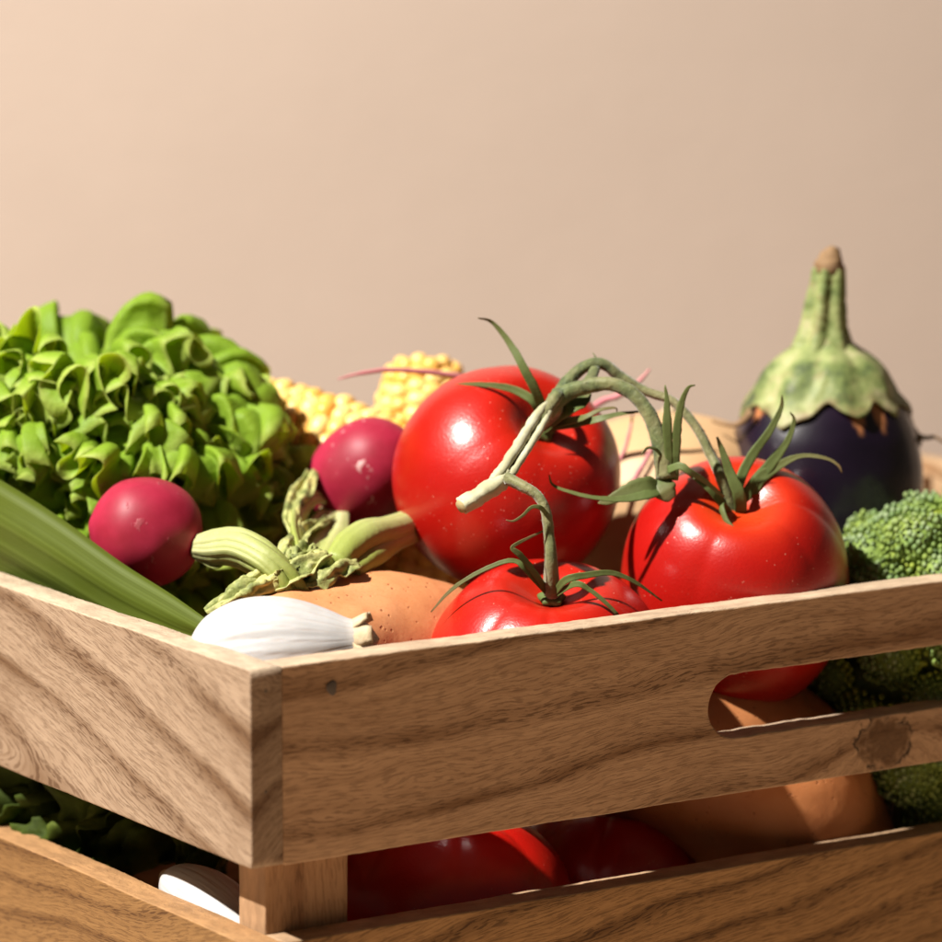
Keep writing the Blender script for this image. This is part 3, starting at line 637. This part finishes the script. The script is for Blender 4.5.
# ------------------------------------------------------------------ leek leaf
def leek():
    m = Mat('leek_leaf'); u = m.attr('tone'); c = m.co()
    st = m.noise(m.comb(m.math('MULTIPLY', u, 46), m.math('MULTIPLY', m.sep(c)[1], 3), 0), 1.0, 3, .6)
    col = m.ramp(st, [(.25, (.062, .080, .008)), (.5, (.090, .118, .013)), (.8, (.15, .19, .035))])
    col = m.mix(m.math('MULTIPLY', m.step(m.noise(c, 25, 3), .4, .8), .3), col, (.13, .17, .05))
    m.set(Base_Color=col, Roughness=.55, Specular_IOR_Level=.15); m.bump(st, .14, .0006); m.translucent((.22, .25, .015), .34)
    root = thing('leek', tuple(P(-60, 560, .17)-np.array([0, 0, .1])), 'green leek with a broad folded leaf along the left rail', 'leek')
    def blade(name, pts, wid, side, nu=50, nv=24, fold=.9):
        c_ = spline(pts, nu); T_ = np.gradient(c_, axis=0); T_ /= np.linalg.norm(T_, axis=1)[:, None]
        wd = np.interp(np.linspace(0, 1, nu), np.linspace(0, 1, len(wid)), wid); V = []; F = []; A = []
        for i in range(nu):
            up = np.array([0, 0, 1.])-T_[i]*T_[i][2]; up /= np.linalg.norm(up); B = np.cross(T_[i], up)
            for j in range(nv):
                v = -1+2*j/(nv-1); s = abs(v)**1.15
                k_ = 1.0 if v > 0 else .42
                V.append(c_[i]+k_*wd[i]*(B*math.copysign(s*math.sin(fold), v)-up*s*math.cos(fold)*side+up*.04*math.sin(v*3+i*.12))); A.append(v*.5+.5)
        for i in range(nu-1):
            for j in range(nv-1): F.append((i*nv+j, i*nv+j+1, (i+1)*nv+j+1, (i+1)*nv+j))
        mesh(name, V, F, m.m, root, solid=.0009, attrs={'tone': A})
    nu, nv = 60, 30
    top = spline([P(-110, 418, .226), P(0, 480, .182), P(60, 518, .162), P(125, 565, .141), P(175, 597, .122), P(212, 622, .108)], nu)
    low = spline([P(-110, 575, .262), P(0, 632, .214), P(60, 662, .192), P(125, 690, .168), P(175, 700, .146), P(212, 690, .124)], nu)
    V = []; F = []; A = []
    for i in range(nu):
        ax_ = low[i]-top[i]; out = -XC*.85-YC*.5; hgt = np.linalg.norm(ax_)
        for j in range(nv):
            v = j/(nv-1)*1.35-.35                                    # below 0 the leaf folds over its upper edge, away from the viewer
            if v >= 0: p = top[i]+ax_*v+out*(.30*hgt*math.sin(math.pi*v**.75)*.55)
            else: p = top[i]+ax_*(-v)*.55-out*(.10*hgt*math.sin(-v/.35*1.57))
            p = p+out*(.0006*math.sin(v*38+.05*i)+.0012*nz((i*.06, v*3, 2), 1))
            V.append(p); A.append((v+.35)/1.35)
    for i in range(nu-1):
        for j in range(nv-1): F.append((i*nv+j, i*nv+j+1, (i+1)*nv+j+1, (i+1)*nv+j))
    mesh('leaf', V, F, m.m, root, solid=.0009, attrs={'tone': A})
    sh = Mat('leek_shaft'); sh.set(Base_Color=(.55, .58, .35), Roughness=.4)
    V, F = tube([P(-85, 490, .225), P(-180, 440, .25)], [.016, .015], 12, 20); mesh('shaft', V, F, sh.m, root)
leek()

# ------------------------------------------------------------------ lettuce
def lettuce():
    m = Mat('lettuce_leaf'); t = m.attr('tone'); c = m.co(); n = m.noise(c, 40, 3); v = m.voro(c, 130)
    col = m.ramp(t, [(0, (.55, .57, .20)), (.35, (.36, .45, .09)), (.75, (.235, .37, .032)), (.93, (.28, .42, .04)), (1, (.50, .58, .15))])
    col = m.mix(m.math('MULTIPLY', m.step(n, .4, .75), .45), col, (.16, .28, .022))
    m.set(Base_Color=col, Roughness=.55, Specular_IOR_Level=.3); m.bump(m.math('ADD', m.noise(c, 160, 3), v), .5, .002)
    m.translucent((.68, .78, .08), .54)
    ctr = P(90, 492, .266); RL = .0775
    root = thing('lettuce_head', (ctr[0], ctr[1], ctr[2]-.07), 'big frilly bright green lettuce head at the left of the crate', 'lettuce')
    az = np.array([0, 0, 1.0]); rs = np.random.default_rng(12)
    def leaf(d, L, W, seed, k, ruff, curl, roll):
        side = np.cross(az, d); side /= np.linalg.norm(side); tang = np.cross(d, side)
        side, tang = side*math.cos(roll)+tang*math.sin(roll), tang*math.cos(roll)-side*math.sin(roll)
        nr, npsi = 22, 160; V = []; F = []; T_ = []; ph = rs.uniform(0, 6.28, 5); b = ctr-az*.020
        tip = ctr+d*L-b; Lt = np.linalg.norm(tip); dd = tip/Lt; bend = curl
        up = [0.0]; dn = [0.0]; th_ = [0.0]                           # the leaf runs outwards, then bends over
        for i in range(1, nr):
            rho = i/(nr-1); th = bend*max(0, (rho-.48)/.52)**1.4
            up.append(up[-1]+math.cos(th)/(nr-1)); dn.append(dn[-1]+math.sin(th)/(nr-1)); th_.append(th)
        for i in range(nr):
            rho = i/(nr-1); ca, sa = math.cos(th_[i]), math.sin(th_[i])
            nrm = tang*ca+dd*sa; fwd = dd*ca-tang*sa
            for j in range(npsi):
                q = -1+2*j/(npsi-1); psi = q*1.6
                wob = 1+.08*math.sin(3*psi+ph[0])+.04*math.sin(8*psi+ph[1])
                rr = rho if rho < .72 else .72+.13*(1-math.exp(-(rho-.72)/.11)); fl = max(0, (rho-.4)/.6)
                p0 = k*psi+ph[2]+1.1*nz((psi*1.3, .8, seed), 1)
                c1 = (1-.30*(1-math.cos(psi)))*wob
                pos = b+(dd*(up[i])-tang*dn[i])*(Lt*1.17*c1*rr/max(rho, .001))+side*(W*rho**1.1*math.sin(psi)*wob)+nrm*(W*.35*q*q*rho)
                a1 = 1.12*ruff*fl**1.55*(.6+.7*(.5+nz((q*2, seed, 1), 1)))
                p1 = k*psi+ph[2]+1.1*nz((psi*1.3, rho*.8, seed), 1); p2 = 2.15*k*psi+ph[3]+2.5*nz((psi*2, rho*2, seed+9), 1)
                pos = pos+nrm*(a1*math.sin(p1)+.28*a1*rho**3*math.sin(p2))
                pos = pos+side*(-a1*.50*math.sin(2*p1))+fwd*(a1*.05*math.sin(p2))
                pos = pos+nrm*.003*nz(pos, 80, seed)
                V.append(pos); T_.append(rho)
        for i in range(nr-1):
            for j in range(npsi-1): F.append((i*npsi+j, i*npsi+j+1, (i+1)*npsi+j+1, (i+1)*npsi+j))
        return V, F, T_
    N = 150
    for i in range(N):
        u = 1-1.6*(i+.5)/N; a = i*2.39996+rs.uniform(-.2, .2); h = math.sqrt(max(0, 1-u*u))
        d = np.array([h*math.cos(a), h*math.sin(a), u]); d /= np.linalg.norm(d)
        out = d@(-XC)                                              # keep clear of the left rail
        if u < .15 and out > (.35 if u > -.3 else .15): continue
        if u < 0 and d[1] > .3: continue
        if u < .25 and d[0] < .2 and d[1] < -.55: L_ = .82
        else: L_ = 1.0
        if u > .86: L_ = .93
        L = L_*RL*rs.uniform(.94, 1.08)*(1.0 if u > -.2 else 1.2)*(1-.15*max(0, out)*(u < .5))
        V, F, T_ = leaf(d, L, rs.uniform(.034, .046), i*1.7, rs.uniform(10.0, 14.0), rs.uniform(.0054, .0072), rs.uniform(.5, 1.6)+(.5 if u > .86 else 0), rs.uniform(-.7, .7))
        mesh('leaf', V, F, m.m, root, solid=.0002, attrs={'tone': T_})
    V, F = tube([ctr-az*.075, ctr-az*.03], [.016, .012], 10, 16, rough=.1); sm = Mat('lettuce_core'); sm.set(Base_Color=(.55, .58, .35), Roughness=.5); mesh('core', V, F, sm.m, root)
lettuce()

# ------------------------------------------------------------------ corn
km = Mat('corn_kernel'); _c = km.co(); _t = km.attr('tone')
km.set(Base_Color=km.mix(_t, (.72, .36, .05), (.84, .60, .22)), Roughness=.35, Specular_IOR_Level=.4, Subsurface_Weight=.3, Subsurface_Radius=(.005, .003, .001), Subsurface_Scale=.4)
cobm = Mat('corn_core'); cobm.set(Base_Color=(.72, .50, .22), Roughness=.7)
def corn(c, axis, R, L, seed, label):
    root = thing('corn_cob', tuple(np.asarray(c)-np.array([0, 0, .1])), label, 'corn', 'corn cobs behind the radishes')
    rs = np.random.default_rng(seed)
    prof = lambda u: R*np.interp(u, [0, .04, .12, .5, .85, .95, 1], [.55, .86, 1, .97, .80, .55, .2])
    V, F = revolve(lambda t, th: ((prof(t)*.86 if 0 < t < 1 else 0), -L/2+L*t), 30, 28); mesh('core', place(V, c, axis), F, cobm.m, root)
    iv, jf = ico(2); k = MB(); rows = 14; pitch = R*.30; n = int(L/pitch)
    for j in range(rows):
        for i in range(n):
            u = (i+.5+.35*(j % 2))/n
            if u > .985: continue
            r = prof(u); th = 2*math.pi*j/rows+.10*math.sin(u*5+seed)+rs.uniform(-.07, .07)
            sx, sy, sz = r*.26*rs.uniform(.75, 1.12), 2*math.pi*r/rows*.60, pitch*.64
            d = np.array([math.cos(th), math.sin(th), 0]); e = np.array([-math.sin(th), math.cos(th), 0])
            P0 = d*r*.86+np.array([0, 0, -L/2+L*u])
            q = np.sign(iv)*np.abs(iv)**.8
            k.add(place(P0+q[:, :1]*sx*d+q[:, 1:2]*sy*e+q[:, 2:3]*sz*np.array([0, 0, 1.]), c, axis), jf, rs.random())
    k.build('kernels', km.m, root)
corn(P(338, 452, .300), cdir(.86, -.22, .45), .0215, .095, 2, 'yellow corn cob lying between the lettuce and the purplish radish')
corn(P(420, 556, .318), cdir(-.02, -.97, .22), .0190, .165, 5, 'upright yellow corn cob behind the largest tomato, its tip showing above it')

# ------------------------------------------------------------------ butternut squash
def squash():
    m = Mat('squash_skin'); c = m.co(); n = m.noise(c, 22, 4)
    col = m.mix(m.step(n, .3, .7), (.47, .285, .14), (.53, .34, .18)); col = m.mix(m.math('MULTIPLY', m.step(m.noise(m.vec('MULTIPLY', c, (60, 60, 14)), 1, 3), .55, .7), .25), col, (.60, .33, .13))
    m.set(Base_Color=col, Roughness=.5, Specular_IOR_Level=.35); m.bump(n, .15, .002)
    c0 = P(668, 520, .305)
    root = thing('butternut_squash', (c0[0], c0[1], FLOOR), 'pale tan butternut squash behind the tomatoes, left of the eggplant', 'squash')
    z0 = FLOOR
    top = P(668, 412, .30)[2]
    def fn(t, th):
        z = z0+(top-z0)*t
        r = np.interp(t, [0, .04, .15, .3, .45, .6, .75, .88, .95, .985, 1], [0, .022, .032, .034, .035, .040, .047, .046, .036, .02, 0])
        return r*(1+.015*math.cos(5*th)+.02*math.cos(2*th+1)), z
    ts = 50; V, F = revolve(fn, ts, 60)
    V = np.array(V); V[:, 0] += c0[0]; V[:, 1] += c0[1]
    mesh('fruit', V, F, m.m, root, subs=1)
    V, F = tube([(c0[0], c0[1], top-.002), (c0[0]+.002, c0[1], top+.0008)], [.004, .002], 6, 8); mesh('blossom_scar', V, F, dry.m, root)
squash()

# ------------------------------------------------------------------ eggplant
def eggplant():
    Y = .295; base = P(822, 500, Y); x0 = base[0]+.0005
    zt = lambda py: P(822, py, Y)[2]
    s = (Y+1.5009)/FPX/math.cos(PITCH)*1.0
    m = Mat('eggplant_skin'); c = m.co(); t = m.attr('tone'); n = m.noise(c, 30, 3)
    col = m.mix(m.step(n, .3, .7), (.0045, .002, .007), (.009, .0035, .0125)); col = m.mix(m.math('MULTIPLY', t, .9), col, (.42, .16, .06))
    m.set(Base_Color=col, Roughness=.32, Specular_IOR_Level=.4, Coat_Weight=.6, Coat_Roughness=.13); m.bump(m.noise(c, 60, 3), .12, .0015)
    root = thing('eggplant', (x0, Y, FLOOR), 'dark purple eggplant with green cap and upright stem, at the back right', 'eggplant')
    zs = [(zt(362), .0), (zt(366), .012), (zt(374), .019), (zt(385), .0248), (zt(405), .0316), (zt(430), .0362), (zt(460), .0388), (zt(500), .0403), (zt(560), .041), (zt(700), .036), (FLOOR+.03, .030), (FLOOR+.01, .019), (FLOOR, 0)]
    zz = [a for a, b in zs]; rr = [b for a, b in zs]
    def fn(tt, th):
        z = zz[0]+(zz[-1]-zz[0])*tt
        r = np.interp(-z, [-a for a in zz], rr)*(1+.012*math.cos(3*th+1)+.015*math.cos(2*th)); return r, z
    nt, nph = 70, 120; V, F = revolve(fn, nt, nph); tone = []
    for v in V:
        th = math.atan2(v[1], v[0]); z = v[2]
        k = 0
        for (a, w, lo) in ((-1.22, .16, 424), (-.88, .13, 427), (-2.6, .15, 420)):
            d = abs(math.atan2(math.sin(th-a), math.cos(th-a)))
            u = (z-zt(lo))/(zt(392)-zt(lo))
            if 0 < u and d < w*u: k = 1
        tone.append(k)
    V[:, 0] += x0; V[:, 1] += Y
    mesh('fruit', V, F, m.m, root, subs=1, attrs={'tone': tone})
    g = Mat('eggplant_cap'); c = g.co(); n = g.noise(c, 75, 4); n2 = g.noise(c, 160, 3); tt = g.attr('tone')
    col = g.ramp(n, [(.30, (.05, .07, .03)), (.42, (.14, .18, .055)), (.56, (.26, .29, .11)), (.70, (.42, .38, .21))]); col = g.mix(g.math('MULTIPLY', tt, g.step(n2, .35, .6)), col, (.16, .10, .045))
    col = g.mix(g.math('MULTIPLY', g.step(n2, .56, .7), .5), col, (.22, .18, .08))
    g.set(Base_Color=col, Roughness=.55, Specular_IOR_Level=.3); g.bump(n2, .4, .0015)
    # cap: a hood with pointed lobes that hugs the shoulder
    nth = 150; nr = 34; V = []; F = []; A = []
    lob = [(-2.95, .42, 417), (-2.15, .62, 419), (-1.25, .40, 406), (-.62, .42, 409), (-.1, .40, 416), (.7, .5, 415), (1.5, .5, 415), (2.4, .5, 415)]
    for j in range(nth):
        th = 2*math.pi*j/nth-math.pi
        low = 394
        for a, w, tip in lob:
            d = abs(math.atan2(math.sin(th-a), math.cos(th-a)))
            if d < w: low = max(low, 394+(tip-394)*(1-d/w)**1.35)
        low += 1.6*math.sin(9*th)+1.2*math.sin(17*th+1)
        for i in range(nr):
            u = i/(nr-1); py = 333+(low-333)*u
            z = zt(py)
            if py < 372:
                r = np.interp(py, [333, 340, 347, 354, 362, 372], [.0072, .0088, .0120, .0165, .0208, .0245])
            else: r = np.interp(-z, [-a for a in zz], rr)+.0011
            if py >= 372: r = max(r, np.interp(py, [372, 385, 400], [.0245, .0275, .0300]))
            r += .0012*math.sin(u*math.pi)*math.sin(8*th)*1.0+.0007*(u**6)*(1+math.sin(5*th+1))
            r *= 1+.03*nz((math.cos(th)*2, math.sin(th)*2, u*3), 1.3, 4)
            fo = math.atan2(math.sin(th+1.62+.5*(u-.5)), math.cos(th+1.62+.5*(u-.5))); r += .0014*math.sin(math.pi*min(1, u))*math.exp(-(fo/.10)**2)*(u > .25)
            V.append((x0+r*math.cos(th), Y+r*math.sin(th), z)); A.append(u**9*.9)
    for j in range(nth):
        k = (j+1) % nth
        for i in range(nr-1): F.append((j*nr+i, j*nr+i+1, k*nr+i+1, k*nr+i))
    mesh('cap', V, F, g.m, root, solid=.0011, attrs={'tone': A})
    S = lambda px, py: P(px, py, Y)
    V, F = tube([S(823, 348), S(824, 325), S(826, 300), S(828, 285), S(829, 268)], [.0114, .0085, .0073, .0066, .0060], 40, 36, rough=.05, ribs=6, seed=1)
    mesh('stem', V, F, g.m, root, attrs={'tone': [0]*len(V)})
    tp = Mat('stem_tip'); c = tp.co(); tp.set(Base_Color=tp.mix(tp.noise(c, 200, 3), (.12, .065, .03), (.30, .18, .08)), Roughness=.8); tp.bump(tp.noise(c, 300, 3), .5, .001)
    V, F = tube([S(829, 272), S(829.5, 264), S(832, 255), S(835, 247)], [.0061, .0060, .0043, .0020], 16, 20, rough=.15, seed=3); mesh('stem_tip', V, F, tp.m, root)
    # dry curling tips of the cap lobes
    for pts in ([P(752, 412, Y-.020), P(738, 424, Y-.018), P(724, 424, Y-.016), P(712, 421, Y-.012)], [P(906, 415, Y), P(914, 432, Y), P(925, 438, Y), P(935, 437, Y), P(946, 444, Y)], [P(912, 430, Y), P(920, 440, Y), P(918, 450, Y)]):
        V, F = tube(pts, [.0020, .0012, .0008, .0005], 18, 8, .6, rough=.2); mesh('curled_tip', V, F, tp.m, root)
eggplant()

# ------------------------------------------------------------------ broccoli
def broccoli():
    m = Mat('broccoli_bud'); t = m.attr('tone'); c = m.co(); n = m.noise(c, 55, 3)
    col = m.ramp(t, [(0, (.36, .42, .04)), (.3, (.18, .26, .045)), (.65, (.14, .22, .075)), (1, (.25, .32, .165))])
    col = m.mix(m.math('MULTIPLY', m.step(n, .45, .7), .5), col, (.25, .31, .05))
    m.set(Base_Color=col, Roughness=.6, Specular_IOR_Level=.3)
    s_ = Mat('broccoli_stalk'); c = s_.co(); s_.set(Base_Color=s_.mix(s_.noise(c, 80, 3), (.22, .30, .08), (.33, .40, .14)), Roughness=.5)
    ctr = P(946, 628, .226); R = .048
    root = thing('broccoli_head', (ctr[0], ctr[1], FLOOR), 'dense green broccoli head behind the front rail at the right', 'broccoli')
    rs = np.random.default_rng(5)
    fl = []
    for i in range(72):                                              # florets over a dome
        u = (i+.5)/72; el = math.asin(1-1.82*u); a = i*2.39996
        d = np.array([math.cos(el)*math.cos(a), math.cos(el)*math.sin(a), math.sin(el)])
        rr = R*rs.uniform(.87, 1.08); fl.append((ctr+d*rr*np.array([1.0, .86, .92 if d[2] > 0 else 1.75]), d, R*rs.uniform(.20, .27)*(1 if d[2] > -.3 else 1.25)))
    # a second storey below, towards the grip hole
    iv, jf = ico(1); iv2, jf2 = ico(2); st = MB()
    for i, (p, d, r) in enumerate(fl):
        b = MB(); n = int(230*(r/.014)**2)
        b.add(p+iv2*r*.90, jf2, .35)
        for k in range(n):
            q = 1-1.35*(k+.5)/n; a = k*2.39996+i
            v = np.array([math.sqrt(max(0, 1-q*q))*math.cos(a), math.sqrt(max(0, 1-q*q))*math.sin(a), q])
            x, y, z = frame(d); w_ = x*v[0]+y*v[1]+z*v[2]
            lump = 1+.24*nz(p+w_*r, 230, i*.3)
            pos = p+w_*r*lump*rs.uniform(.96, 1.06); br = .00108*rs.uniform(.65, 1.35)
            front = ((pos-CAM)@w_) < .35
            iu, ju = (iv2, jf2) if False else (iv, jf)
            b.add(pos+iu*br*np.array([1, 1, 1.1]), ju, min(1, max(0, (.15+.85*q)*rs.uniform(.6, 1.1))))
        b.build('floret', m.m, root)
        st.add(*tube([ctr-np.array([0, 0, .06]), ctr-np.array([0, 0, .03])+d*.010, p-d*r*.6], [.010, .0065, .0055], 10, 8, rough=.08))
    V, F = tube([(ctr[0]-.01, ctr[1]+.0, FLOOR), ctr-np.array([0, 0, .05])], [.017, .016], 10, 16, rough=.08); st.add(V, F)
    mesh('stalk', st.V, st.F, s_.m, root)
broccoli()
